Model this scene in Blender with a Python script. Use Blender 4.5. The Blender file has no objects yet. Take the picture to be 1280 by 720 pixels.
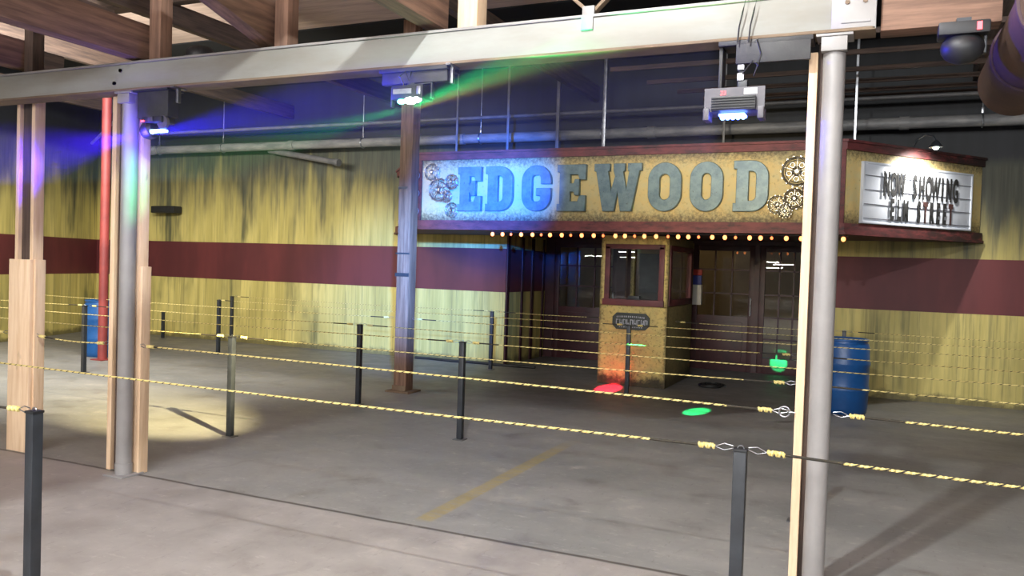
import bpy, bmesh, math, random
from mathutils import Vector, Matrix
random.seed(7)
PI = math.pi
scene = bpy.context.scene
COL = scene.collection

# ------------------------------------------------------------------ camera
cam_d = bpy.data.cameras.new('camera')
cam = bpy.data.objects.new('camera', cam_d); COL.objects.link(cam)
YAW, PITCH, ROLL, FPX, CH = -.42300, .02637, -.03210, 1022.35, 1.65
cam_d.sensor_width = 36.0
cam_d.lens = FPX * 36.0 / 1280.0
cam_d.clip_start = .05; cam_d.clip_end = 200
cy_, sy_, cp_, sp_ = math.cos(YAW), math.sin(YAW), math.cos(PITCH), math.sin(PITCH)
fw = Vector((sy_*cp_, cy_*cp_, -sp_)); r0 = Vector((cy_, -sy_, 0)); d0 = fw.cross(r0)
rt = math.cos(ROLL)*r0 + math.sin(ROLL)*d0; dn = -math.sin(ROLL)*r0 + math.cos(ROLL)*d0
cam.matrix_world = Matrix(((rt.x, -dn.x, -fw.x, 0), (rt.y, -dn.y, -fw.y, 0), (rt.z, -dn.z, -fw.z, CH), (0, 0, 0, 1)))
scene.camera = cam

# ------------------------------------------------------------------ light and exposure
scene.view_settings.view_transform = 'Standard'
scene.view_settings.look = 'None'
scene.view_settings.gamma = 1
scene.view_settings.use_curve_mapping = False
scene.view_settings.exposure = 0.45
w = bpy.data.worlds.new('world'); scene.world = w; w.use_nodes = True
w.node_tree.nodes['Background'].inputs[0].default_value = (.80, .90, 1, 1)
w.node_tree.nodes['Background'].inputs[1].default_value = .10

def lamp(kind, name, loc, energy, color=(1, 1, 1), aim=None, **kw):
    d = bpy.data.lights.new(name, kind); d.energy = energy; d.color = color
    for k, v in kw.items(): setattr(d, k, v)
    o = bpy.data.objects.new(name, d); COL.objects.link(o); o.location = loc
    if aim is not None:
        o.rotation_euler = (Vector(aim) - Vector(loc)).to_track_quat('-Z', 'Y').to_euler()
    return o
# work light high among the joists just in front of the beam: throws the column and beam shadows
lamp('POINT', 'work_light', (-1.33, 1.6, 4.45), 480, (.93, .99, 1), shadow_soft_size=.055)
# soft fill added behind the camera in place of the hall's tubes
lamp('AREA', 'hall_fill', (-3.0, -5.0, 3.7), 560, (1, .99, .97), aim=(-5.0, 9, .6), shape='RECTANGLE', size=10.0, size_y=.8)
lamp('AREA', 'hall_fill', (1.5, -3.0, 3.9), 170, (.97, .99, 1), aim=(0, 9, .6), shape='RECTANGLE', size=4.0, size_y=.6)
# added unseen fill over the bay beyond the beam to brighten the left wall
lamp('AREA', 'bay_fill', (-9.0, 5.6, 4.0), 430, (1, .98, .90), aim=(-14.5, 9.2, 1.0), shape='RECTANGLE', size=4.0, size_y=.4)

# ------------------------------------------------------------------ materials
def s2l(c): 
    return tuple(((v/255)/12.92 if v/255 <= .04045 else ((v/255+.055)/1.055)**2.4) for v in c)
class NT:
    def __init__(s, name):
        s.m = bpy.data.materials.new(name); s.m.use_nodes = True
        s.t = s.m.node_tree; s.b = s.t.nodes['Principled BSDF']
    def n(s, ty, **kw):
        nd = s.t.nodes.new(ty)
        for k, v in kw.items():
            if k in nd.inputs.keys() if isinstance(k, str) else False: nd.inputs[k].default_value = v
            else: setattr(nd, k, v)
        return nd
    def l(s, a, b): s.t.links.new(a, b)
    def pos(s, scale=(1, 1, 1)):
        g = s.n('ShaderNodeNewGeometry'); mp = s.n('ShaderNodeMapping'); mp.inputs['Scale'].default_value = scale
        s.l(g.outputs['Position'], mp.inputs['Vector']); return mp.outputs[0]
    def noise(s, vec, scale, detail=6, rough=.6):
        nd = s.n('ShaderNodeTexNoise'); nd.inputs['Scale'].default_value = scale
        nd.inputs['Detail'].default_value = detail; nd.inputs['Roughness'].default_value = rough
        s.l(vec, nd.inputs['Vector']); return nd.outputs['Fac']
    def ramp(s, f, a, b, va=0.0, vb=1.0):
        nd = s.n('ShaderNodeMapRange'); nd.interpolation_type = 'SMOOTHSTEP'
        nd.inputs['From Min'].default_value = a; nd.inputs['From Max'].default_value = b
        nd.inputs['To Min'].default_value = va; nd.inputs['To Max'].default_value = vb
        s.l(f, nd.inputs['Value']); return nd.outputs[0]
    def math(s, op, a, b=None, clamp=False):
        nd = s.n('ShaderNodeMath'); nd.operation = op; nd.use_clamp = clamp
        for i, v in enumerate((a, b)):
            if v is None: continue
            if isinstance(v, (int, float)): nd.inputs[i].default_value = v
            else: s.l(v, nd.inputs[i])
        return nd.outputs[0]
    def mix(s, f, a, b):
        nd = s.n('ShaderNodeMix'); nd.data_type = 'RGBA'
        for sock, v in ((nd.inputs[0], f), (nd.inputs[6], a), (nd.inputs[7], b)):
            if isinstance(v, (int, float)): sock.default_value = v
            elif isinstance(v, tuple): sock.default_value = (*v, 1) if len(v) == 3 else v
            else: s.l(v, sock)
        return nd.outputs[2]
    def xyz(s):
        g = s.n('ShaderNodeNewGeometry'); x = s.n('ShaderNodeSeparateXYZ'); s.l(g.outputs['Position'], x.inputs[0]); return x.outputs
    def col(s, c): 
        if isinstance(c, tuple): s.b.inputs['Base Color'].default_value = (*c, 1)
        else: s.l(c, s.b.inputs['Base Color'])
    def bump(s, f, strength=.2, dist=.01):
        nd = s.n('ShaderNodeBump'); nd.inputs['Strength'].default_value = strength; nd.inputs['Distance'].default_value = dist
        s.l(f, nd.inputs['Height']); s.l(nd.outputs[0], s.b.inputs['Normal'])
    def r(s, v, metal=0.0):
        if isinstance(v, (int, float)): s.b.inputs['Roughness'].default_value = v
        else: s.l(v, s.b.inputs['Roughness'])
        s.b.inputs['Metallic'].default_value = metal

def mottled(name, c1, c2, scale=6, rough=.6, metal=0., bump=.15, stretch=(1, 1, 1)):
    m = NT(name); v = m.pos(stretch); n = m.noise(v, scale)
    m.col(m.mix(m.ramp(n, .3, .7), s2l(c1), s2l(c2))); m.r(rough, metal)
    if bump: m.bump(m.noise(v, scale*6, 3), bump)
    return m.m
def emit(name, c, s):
    m = NT(name); m.col(c); m.b.inputs['Emission Color'].default_value = (*c, 1); m.b.inputs['Emission Strength'].default_value = s
    return m.m
def wood(name, c1, c2, axis='Z', rough=.75, knots=True):
    m = NT(name); sc = {'Z': (9, 9, .6), 'Y': (9, .6, 9), 'X': (.6, 9, 9)}[axis]
    v = m.pos(sc); n = m.noise(v, 3.0, 8, .65); k = m.noise(m.pos(tuple(1.6 if q < 1 else 4 for q in sc)), 1.3, 3)
    c = m.mix(m.ramp(n, .32, .68), s2l(c1), s2l(c2))
    if knots: c = m.mix(m.ramp(k, .66, .74, 0, .55), c, s2l(tuple(int(q*.5) for q in c1)))
    m.col(c); m.r(rough); m.bump(n, .25); return m.m

PALE = {a: wood('pale_pine_'+a, (236, 208, 176), (218, 184, 148), a) for a in 'ZXY'}
BROWN = {a: wood('old_timber_'+a, (140, 108, 90), (98, 74, 62), a, knots=False) for a in 'ZXY'}
GREYW = {a: wood('weathered_timber_'+a, (92, 74, 64), (58, 46, 42), a, knots=False) for a in 'ZXY'}
M = {}
M['grey_paint'] = mottled('grey_painted_steel', (152, 149, 148), (138, 135, 134), 3, .42, bump=.05)
M['white_beam'] = mottled('off_white_painted_steel', (152, 154, 151), (132, 129, 121), 1.6, .5, bump=.05, stretch=(.5, 1, 2))
M['rust_flange'] = mottled('rusty_brown_primer', (128, 110, 90), (104, 84, 68), 3, .7)
M['black_metal'] = mottled('black_painted_steel', (48, 52, 58), (38, 41, 46), 8, .45, bump=.05)
M['black_plastic'] = mottled('black_plastic', (24, 25, 28), (34, 35, 38), 10, .5, bump=0)
M['dark_board'] = mottled('dark_mount_board', (58, 58, 60), (40, 40, 44), 6, .6)
M['lamp_grey'] = mottled('grey_lamp_housing', (84, 80, 88), (64, 62, 70), 8, .4, bump=0)
M['pipe'] = mottled('dusty_grey_pipe', (134, 132, 130), (98, 98, 100), 5, .5, stretch=(.6, 2, 2))
M['thin_pipe'] = mottled('thin_grey_conduit', (110, 108, 108), (84, 84, 86), 5, .5)
M['red_post'] = mottled('faded_red_painted_steel', (146, 62, 58), (118, 48, 48), 3, .55)
M['maroon'] = mottled('maroon_paint', (104, 48, 50), (78, 36, 40), 4, .6)
M['dark_maroon'] = mottled('dark_maroon_paint', (66, 28, 32), (48, 20, 25), 4, .5)
M['barrel'] = mottled('blue_plastic', (24, 84, 148), (19, 72, 130), 3, .38, bump=.03)
M['galv'] = mottled('galvanised_steel', (176, 178, 182), (138, 140, 146), 14, .3, .9, bump=.05)
M['rope_yellow'] = mottled('yellow_rope_fibre', (232, 214, 142), (206, 186, 112), 60, .7, bump=0)
M['rope_black'] = mottled('black_rope_fibre', (40, 36, 30), (56, 50, 38), 60, .8, bump=0)
M['white_board'] = mottled('white_letter_board', (226, 230, 238), (210, 216, 228), 2, .45, bump=0)
M['letter_black'] = mottled('black_letter_film', (8, 7, 8), (14, 12, 12), 20, .9, bump=0)
M['letter_red'] = mottled('rusty_red_letter_film', (66, 24, 18), (40, 18, 16), 20, .9, bump=0)
M['ceiling_dark'] = mottled('dark_roof_boards', (22, 22, 25), (15, 15, 19), 2, .9, stretch=(.5, 4, 1))
M['ceiling_pale'] = mottled('pale_roof_boards', (206, 182, 166), (176, 152, 140), 2, .85, stretch=(.6, 5, 1))
M['chrome'] = mottled('bright_reel_metal', (190, 184, 170), (120, 112, 96), 16, .28, .85, bump=.1)
M['white'] = mottled('white_plastic', (226, 226, 224), (210, 210, 210), 4, .5, bump=0)
M['red_plastic'] = mottled('red_plastic', (176, 40, 40), (150, 34, 36), 4, .5, bump=0)
M['blue_plastic'] = mottled('blue_label', (50, 66, 160), (40, 52, 140), 4, .5, bump=0)
M['brown_duct'] = mottled('rusty_brown_duct', (84, 60, 48), (60, 42, 36), 3, .7)
M['rubber'] = mottled('black_rubber_hose', (22, 22, 22), (34, 33, 32), 10, .6, bump=0)
M['beige_wall'] = mottled('beige_lobby_wall', (150, 128, 92), (128, 106, 76), 1.2, .8, bump=0)
M['bulb_bright'] = emit('glowing_bulb', (1, .28, .08), 3.4)
M['bulb_dim'] = emit('faint_bulb', (1, .20, .06), 1.8)
M['led_blue'] = emit('lit_blue_led', (.12, .25, 1), 9)
M['led_white'] = emit('lit_white_led', (.85, 1, .88), 24)
M['led_green'] = emit('lit_green_led', (.1, 1, .3), 12)
M['led_red'] = emit('lit_red_led', (1, .05, .06), 5)
M['tube'] = emit('lit_fluorescent_tube', (1, 1, .97), 160)
M['lamp_warm'] = emit('lit_pendant_bulb', (1, .95, .78), 6)

def glass_mat():
    m = NT('window_glass'); m.col((.9, .95, .95)); m.r(0)
    m.b.inputs['Transmission Weight'].default_value = 1; m.b.inputs['IOR'].default_value = 1.5
    return m.m
M['glass'] = glass_mat()
def floor_mat():
    m = NT('worn_concrete'); p = m.pos(); x, y, z = m.xyz()
    n1 = m.noise(m.pos((.7, 1.3, 1)), .55, 5); n2 = m.noise(p, 2.4, 8, .68); n3 = m.noise(m.pos((1, 3.2, 1)), 9, 6, .7)
    c = m.mix(m.ramp(n1, .35, .65), s2l((136, 136, 133)), s2l((154, 152, 148)))
    c = m.mix(m.ramp(n2, .30, .48, .55, 0), c, s2l((108, 104, 100)))
    c = m.mix(m.ramp(n2, .56, .72, 0, .6), c, s2l((178, 172, 165)))
    c = m.mix(m.ramp(n3, .58, .72, 0, .4), c, s2l((188, 184, 178)))
    # slab in front of the joint is a lighter, pinker pour
    yy = m.math('ADD', y, m.math('MULTIPLY', m.math('SUBTRACT', m.noise(p, 1.1, 3), .5), .05))
    c = m.mix(m.ramp(yy, 4.42, 4.38, 0, .55), c, m.mix(m.ramp(n2, .35, .7), s2l((158, 149, 144)), s2l((186, 177, 171))))
    d = m.math('ABSOLUTE', m.math('SUBTRACT', yy, 4.42))
    c = m.mix(m.ramp(d, .008, .022, .85, 0), c, s2l((74, 66, 62)))
    n4 = m.noise(m.pos((1.6, 3.2, 1)), 4, 9, .8); n5 = m.noise(m.pos((6, 1.5, 1)), 4, 9, .8)
    c = m.mix(m.ramp(n4, .55, .70, 0, .5), c, s2l((198, 192, 186))); c = m.mix(m.ramp(n5, .55, .70, 0, .6), c, s2l((112, 108, 104)))
    # faint scratches
    wv = m.n('ShaderNodeTexWave'); wv.inputs['Scale'].default_value = .35; wv.inputs['Distortion'].default_value = 5; wv.inputs['Detail'].default_value = 3
    m.l(m.pos((1, 2.2, 1)), wv.inputs['Vector'])
    c = m.mix(m.math('MULTIPLY', m.ramp(wv.outputs['Fac'], .0, .015, 1, 0), m.ramp(n1, .5, .7, 0, .25)), c, s2l((96, 90, 86)))
    # shade behind the beam painted in: floor colour darkens towards the rear wall
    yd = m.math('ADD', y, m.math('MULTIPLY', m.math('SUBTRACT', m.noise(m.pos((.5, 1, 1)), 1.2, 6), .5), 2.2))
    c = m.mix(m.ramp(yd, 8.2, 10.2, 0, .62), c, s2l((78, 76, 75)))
    # worn yellow stripe
    sx = m.math('ABSOLUTE', m.math('ADD', x, 2.62))
    f = m.math('MULTIPLY', m.ramp(sx, .045, .075, 1, 0), m.math('MULTIPLY', m.ramp(y, 4.5, 4.6), m.ramp(y, 7.6, 6.6)))
    f = m.math('MULTIPLY', f, m.ramp(n3, .35, .6, .25, .7))
    c = m.mix(f, c, s2l((170, 150, 84)))
    m.col(c); m.r(m.ramp(n2, .3, .7, .42, .68)); m.bump(n2, .12, .01); return m.m
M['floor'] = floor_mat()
def wall_mat(name, dark_lo, dark_hi):
    m = NT(name); x, y, z = m.xyz()
    st = m.noise(m.pos((5.5, 5.5, .28)), 1.0, 8, .62); st2 = m.noise(m.pos((1.3, 1.3, .35)), 1.0, 4); st3 = m.noise(m.pos((17, 17, .5)), 1.0, 6, .7)
    bl = m.noise(m.pos((1, 1, 1)), 3.5, 7, .7)
    yel = m.mix(m.ramp(st, .36, .64), s2l((178, 164, 94)), s2l((208, 192, 116)))
    yel = m.mix(m.ramp(st3, .48, .68, 0, .62), yel, s2l((116, 112, 74)))
    yel = m.mix(m.math('MULTIPLY', m.ramp(st2, .50, .66), m.ramp(st, .42, .62, .2, .9)), yel, s2l((96, 96, 60)))
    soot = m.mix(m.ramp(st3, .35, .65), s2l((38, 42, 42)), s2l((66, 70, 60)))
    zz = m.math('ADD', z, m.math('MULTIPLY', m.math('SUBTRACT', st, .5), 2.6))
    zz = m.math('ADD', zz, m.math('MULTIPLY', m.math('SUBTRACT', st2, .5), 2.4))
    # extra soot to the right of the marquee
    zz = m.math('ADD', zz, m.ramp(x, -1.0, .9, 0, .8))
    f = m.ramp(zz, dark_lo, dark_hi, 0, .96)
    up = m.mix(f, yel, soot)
    # grime at the foot
    zf = m.math('SUBTRACT', z, m.math('MULTIPLY', m.math('SUBTRACT', bl, .4), .35))
    up = m.mix(m.ramp(zf, .0, .10, .75, 0), up, s2l((62, 58, 42)))
    band = m.mix(m.ramp(st2, .35, .65), s2l((100, 42, 44)), s2l((80, 32, 36)))
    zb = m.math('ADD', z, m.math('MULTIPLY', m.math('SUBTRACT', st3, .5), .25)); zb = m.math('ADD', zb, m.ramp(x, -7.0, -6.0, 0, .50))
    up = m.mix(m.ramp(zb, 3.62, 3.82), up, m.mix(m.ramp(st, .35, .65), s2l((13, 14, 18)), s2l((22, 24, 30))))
    inb = m.math('MULTIPLY', m.math('GREATER_THAN', z, 1.215), m.math('LESS_THAN', z, 1.94))
    m.col(m.mix(inb, up, band)); m.r(.62); m.bump(bl, .15, .01); return m.m
M['wall'] = wall_mat('sooty_yellow_paint', 2.05, 3.55)
def stucco():
    m = NT('grimy_yellow_stucco'); x, y, z = m.xyz(); n = m.noise(m.pos(), 7, 8, .72); n2 = m.noise(m.pos(), 26, 5, .7)
    c = m.mix(m.ramp(n, .35, .65), s2l((206, 184, 112)), s2l((184, 166, 106)))
    c = m.mix(m.ramp(n2, .54, .66, 0, .7), c, s2l((104, 92, 58)))
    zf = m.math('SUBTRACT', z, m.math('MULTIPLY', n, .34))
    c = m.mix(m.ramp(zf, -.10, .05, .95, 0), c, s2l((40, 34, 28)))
    # grimy vertical corners of the booth
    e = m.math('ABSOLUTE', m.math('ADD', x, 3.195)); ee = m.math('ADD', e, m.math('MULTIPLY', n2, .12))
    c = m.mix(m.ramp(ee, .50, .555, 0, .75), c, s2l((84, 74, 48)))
    m.col(c); m.r(.8); m.bump(n2, .6, .02); return m.m
M['stucco'] = stucco()
def panel_mat():
    m = NT('grimy_yellow_sign_face'); x, y, z = m.xyz(); n = m.noise(m.pos(), 5, 8, .7); n2 = m.noise(m.pos(), 18, 6, .7)
    c = m.mix(m.ramp(n, .35, .65), s2l((220, 192, 126)), s2l((208, 192, 138)))
    c = m.mix(m.ramp(n2, .56, .70, 0, .5), c, s2l((138, 120, 74)))
    n3 = m.noise(m.pos((3, 3, 3)), 9, 8, .8)
    d = m.math('SUBTRACT', .43, m.math('ABSOLUTE', m.math('SUBTRACT', z, 2.725)))   # distance to upper / lower edge
    f = m.ramp(m.math('SUBTRACT', d, m.math('MULTIPLY', m.math('SUBTRACT', n3, .42), .55)), -.10, .14, .9, 0)
    c = m.mix(f, c, s2l((62, 54, 44)))
    m.col(c); m.r(.6); m.bump(n2, .2, .01); return m.m
M['sign_face'] = panel_mat()
def lettermat():
    m = NT('chipped_blue_grey_metal'); n = m.noise(m.pos(), 9, 8, .7); n2 = m.noise(m.pos(), 34, 5, .7)
    c = m.mix(m.ramp(n, .35, .65), s2l((98, 120, 130)), s2l((122, 144, 148)))
    c = m.mix(m.ramp(n2, .60, .70, 0, .8), c, s2l((70, 62, 52)))
    m.col(c); m.r(.42, .15); m.bump(n2, .15, .005); return m.m
M['sign_letter'] = lettermat()
def trimmat():
    m = NT('chipped_maroon_fascia'); n = m.noise(m.pos((1, 1, 3)), 5, 8, .7)
    c = m.mix(m.ramp(n, .35, .6), s2l((122, 58, 58)), s2l((96, 44, 46)))
    c = m.mix(m.ramp(n, .54, .68, 0, .8), c, s2l((50, 38, 36)))
    g2 = m.n('ShaderNodeNewGeometry'); xx = m.n('ShaderNodeSeparateXYZ'); m.l(g2.outputs['Position'], xx.inputs[0])
    c = m.mix(m.math('MULTIPLY', m.ramp(xx.outputs[0], -.5, .9), m.ramp(n, .35, .55, .3, .95)), c, s2l((46, 34, 32)))
    m.col(c); m.r(.6); m.bump(n, .2); return m.m
M['fascia'] = trimmat()

# ------------------------------------------------------------------ mesh helpers
class MB:
    """collects shapes, then links them as one mesh object"""
    def __init__(s): s.bm = bmesh.new(); s.mi = 0
    def _new(s, geom_faces):
        for f in geom_faces: f.material_index = s.mi
    def box(s, c, d, mat=None, bevel=0.0):
        b2 = bmesh.new(); bmesh.ops.create_cube(b2, size=1)
        for v in b2.verts: v.co = Vector((v.co.x*d[0], v.co.y*d[1], v.co.z*d[2]))
        if bevel: bmesh.ops.bevel(b2, geom=b2.edges[:], offset=min(bevel, min(d)*.45), segments=2, profile=.6, affect='EDGES')
        if mat is not None: bmesh.ops.transform(b2, matrix=mat, verts=b2.verts)
        bmesh.ops.translate(b2, vec=Vector(c), verts=b2.verts)
        s._join(b2); return s
    def bar(s, p, q, w, h, bevel=.004, up=(0, 0, 1)):
        p, q = Vector(p), Vector(q); d = q-p; L = d.length; zx = d.normalized(); u = Vector(up)
        if abs(zx.dot(u)) > .98: u = Vector((0, 1, 0))
        sx = zx.cross(u).normalized(); su = sx.cross(zx)
        m = Matrix((sx, zx, su)).transposed().to_4x4()
        return s.box((p+q)/2, (w, L, h), m, bevel)
    def cyl(s, p, q, r, r2=None, n=20, cap=True):
        p, q = Vector(p), Vector(q); r2 = r if r2 is None else r2
        b2 = bmesh.new(); bmesh.ops.create_cone(b2, cap_ends=cap, segments=n, radius1=r, radius2=r2, depth=(q-p).length)
        m = (q-p).to_track_quat('Z', 'Y').to_matrix().to_4x4(); m.translation = (p+q)/2
        bmesh.ops.transform(b2, matrix=m, verts=b2.verts); s._join(b2); return s
    def sphere(s, c, r, sc=(1, 1, 1), n=16):
        b2 = bmesh.new(); bmesh.ops.create_uvsphere(b2, u_segments=n, v_segments=max(6, n//2), radius=r)
        for v in b2.verts: v.co = Vector((v.co.x*sc[0]+c[0], v.co.y*sc[1]+c[1], v.co.z*sc[2]+c[2]))
        s._join(b2); return s
    def lathe(s, prof, c=(0, 0, 0), n=32, mat=None):
        b2 = bmesh.new(); rings = []
        for r, z in prof:
            rings.append([b2.verts.new((max(r, 1e-4)*math.cos(2*PI*i/n), max(r, 1e-4)*math.sin(2*PI*i/n), z)) for i in range(n)])
        for a, b in zip(rings, rings[1:]):
            for i in range(n): b2.faces.new((a[i], a[(i+1) % n], b[(i+1) % n], b[i]))
        b2.faces.new(rings[0][::-1]); b2.faces.new(rings[-1])
        if mat is not None: bmesh.ops.transform(b2, matrix=mat, verts=b2.verts)
        bmesh.ops.translate(b2, vec=Vector(c), verts=b2.verts); s._join(b2); return s
    def torus(s, c, R, r, normal=(0, 1, 0), n=28, k=8):
        b2 = bmesh.new(); q = Vector(normal).to_track_quat('Z', 'Y').to_matrix(); rings = []
        for i in range(n):
            a = 2*PI*i/n
            rings.append([b2.verts.new(q @ Vector(((R+r*math.cos(2*PI*j/k))*math.cos(a), (R+r*math.cos(2*PI*j/k))*math.sin(a), r*math.sin(2*PI*j/k))) + Vector(c)) for j in range(k)])
        for i in range(n):
            a, b = rings[i], rings[(i+1) % n]
            for j in range(k): b2.faces.new((a[j], b[j], b[(j+1) % k], a[(j+1) % k]))
        s._join(b2); return s
    def tube(s, pts, r, n=8, lobes=0, pitch=.06, amp=.0, mats=None, cap=True):
        pts = [Vector(p) for p in pts]; b2 = bmesh.new(); rings = []; dist = 0
        for i, p in enumerate(pts):
            t = (pts[min(i+1, len(pts)-1)] - pts[max(i-1, 0)]).normalized()
            if i: dist += (p-pts[i-1]).length
            u = Vector((0, 0, 1)) if abs(t.z) < .95 else Vector((0, 1, 0))
            a = t.cross(u).normalized(); b = a.cross(t)
            ph = 2*PI*dist/pitch if lobes else 0
            rg = []
            for j in range(n):
                th = 2*PI*j/n; rr = r*(1+amp*math.cos(lobes*th)) if lobes else r
                rg.append(b2.verts.new(p + rr*(math.cos(th+ph)*a + math.sin(th+ph)*b)))
            rings.append(rg)
        for i in range(len(rings)-1):
            for j in range(n):
                f = b2.faces.new((rings[i][j], rings[i][(j+1) % n], rings[i+1][(j+1) % n], rings[i+1][j]))
                if mats: f.material_index = mats[j]
        if cap: b2.faces.new(rings[0][::-1]); b2.faces.new(rings[-1])
        s._join(b2, keep=bool(mats)); return s
    def prism(s, poly, z0, z1):
        b2 = bmesh.new(); a = [b2.verts.new((x, y, z0)) for x, y in poly]; b = [b2.verts.new((x, y, z1)) for x, y in poly]
        n = len(poly); b2.faces.new(a[::-1]); b2.faces.new(b)
        for i in range(n): b2.faces.new((a[i], a[(i+1) % n], b[(i+1) % n], b[i]))
        s._join(b2); return s
    def _join(s, b2, keep=False):
        if not keep:
            for f in b2.faces: f.material_index = s.mi
        me = bpy.data.meshes.new('tmp'); b2.to_mesh(me); b2.free(); s.bm.from_mesh(me); bpy.data.meshes.remove(me)
    def build(s, name, mats, parent=None, loc=(0, 0, 0), smooth=True):
        bmesh.ops.recalc_face_normals(s.bm, faces=s.bm.faces)
        me = bpy.data.meshes.new(name); s.bm.to_mesh(me); s.bm.free()
        for m in (mats if isinstance(mats, (list, tuple)) else [mats]): me.materials.append(m)
        if smooth:
            for p in me.polygons: p.use_smooth = True
            me.set_sharp_from_angle(angle=math.radians(38))
        o = bpy.data.objects.new(name, me); COL.objects.link(o); o.parent = parent; o.location = loc
        return o
def tag(o, label, cat, group=None, kind=None):
    if label: o['label'] = label
    if cat: o['category'] = cat
    if group: o['group'] = group
    if kind: o['kind'] = kind
    return o
def thing(name, label, cat, loc=(0, 0, 0), rz=0, group=None):
    o = bpy.data.objects.new(name, None); o.empty_display_size = .1; COL.objects.link(o)
    o.location = loc; o.rotation_euler = (0, 0, rz); tag(o, label, cat, group); return o
def struct(o, label=None, cat=None): o['kind'] = 'structure'; tag(o, label, cat); return o
def copy_tree(o, parent=None):
    c = o.copy(); COL.objects.link(c)
    if parent is not None: c.parent = parent
    for ch in list(o.children): copy_tree(ch, c)
    return c
def text_mesh(txt, size, extrude, sx=1.0, offset=0.0, font_shear=0):
    cu = bpy.data.curves.new('t', 'FONT'); cu.body = txt; cu.size = size; cu.extrude = extrude; cu.align_x = 'CENTER'; cu.offset = offset
    ob = bpy.data.objects.new('t', cu); COL.objects.link(ob); dg = bpy.context.evaluated_depsgraph_get()
    me = bpy.data.meshes.new_from_object(ob.evaluated_get(dg)); bpy.data.objects.remove(ob)
    me.transform(Matrix.Diagonal((sx, 1, 1, 1))); me.transform(Matrix.Rotation(PI/2, 4, 'X')); return me   # stands up, faces -Y
def curve_mesh(loops, extrude, bevel=.006):
    cu = bpy.data.curves.new('c', 'CURVE'); cu.dimensions = '2D'; cu.fill_mode = 'BOTH'; cu.extrude = extrude; cu.bevel_depth = bevel; cu.bevel_resolution = 1
    for lp in loops:
        sp = cu.splines.new('POLY'); sp.points.add(len(lp)-1); sp.use_cyclic_u = True
        for p, (x, y) in zip(sp.points, lp): p.co = (x, y, 0, 1)
    ob = bpy.data.objects.new('c', cu); COL.objects.link(ob); dg = bpy.context.evaluated_depsgraph_get()
    me = bpy.data.meshes.new_from_object(ob.evaluated_get(dg)); bpy.data.objects.remove(ob)
    me.transform(Matrix.Rotation(PI/2, 4, 'X')); return me

# ------------------------------------------------------------------ room shell
WY = 12.35
AX0, AX1, AY = -5.68, -.92, 14.10      # entrance recess
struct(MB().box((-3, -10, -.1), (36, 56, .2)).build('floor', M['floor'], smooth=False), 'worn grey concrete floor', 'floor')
ZT = 4.95
b = MB()
b.box(((-15.4+AX0)/2, WY+.1, ZT/2), (AX0+15.4, .2, ZT))
b.box(((12+AX1)/2, WY+.1, ZT/2), (12-AX1, .2, ZT))
b.box(((AX0+AX1)/2, WY+.1, (ZT+2.2)/2), (AX1-AX0, .2, ZT-2.2))
struct(b.build('wall_back', M['wall'], smooth=False))
b = MB(); p, q = Vector((-15.4, 12.45, 0)), Vector((-11.6, 2.6, 0)); d = (q-p).normalized(); n = Vector((d.y, -d.x, 0))
b.prism([(p.x, p.y), (q.x, q.y), (q.x+n.x*.2, q.y+n.y*.2), (p.x+n.x*.2, p.y+n.y*.2)], 0, ZT)
struct(b.build('wall_left', M['wall'], smooth=False))
b = MB(); b.box((AX0-.05, (WY+.2+AY)/2, 1.1), (.1, AY-WY-.2, 2.2)); b.box((AX1+.05, (WY+.2+AY)/2, 1.1), (.1, AY-WY-.2, 2.2))
struct(b.build('wall_recess_sides', M['wall'], smooth=False))
struct(MB().box(((AX0+AX1)/2, (WY+.2+AY+.1)/2, 2.25), (AX1-AX0+.2, AY-WY, .1)).build('ceiling_recess', M['dark_maroon'], smooth=False))
# back of the recess: solid around three door openings
DO = [(-5.50, -4.30), (-2.95, -1.92), (-1.84, -.98)]
b = MB(); xs = [AX0] + [v for o in DO for v in o] + [AX1]
for i in range(0, len(xs), 2): b.box(((xs[i]+xs[i+1])/2, AY+.06, 1.1), (xs[i+1]-xs[i], .12, 2.2))
for a, c in DO: b.box(((a+c)/2, AY+.06, 2.165), (c-a, .12, .07))
struct(b.build('wall_recess_back', M['dark_maroon'], smooth=False))
b = MB(); b.box((-3.3, 17.0, 1.3), (7, .1, 2.6)); b.box((-6.8, 15.6, 1.3), (.1, 2.8, 2.6)); b.box((.2, 15.6, 1.3), (.1, 2.8, 2.6))
struct(b.build('wall_lobby', M['beige_wall'], smooth=False))
struct(MB().box((-3.3, 15.6, 2.65), (7.1, 2.9, .1)).build('ceiling_lobby', M['beige_wall'], smooth=False))
lamp('POINT', 'lobby_bulb', (-3.2, 15.4, 2.3), 9, (1, .82, .55), shadow_soft_size=.15)
# roof: pale boards over the near bays, dark boards over the rear bay
struct(MB().box((-3, -7.0, 5.0), (36, 33, .1)).build('ceiling', M['ceiling_pale'], smooth=False))
struct(MB().box((-3, 10.95, 4.98), (36, 2.9, .1)).build('ceiling_rear', M['ceiling_dark'], smooth=False))

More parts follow.
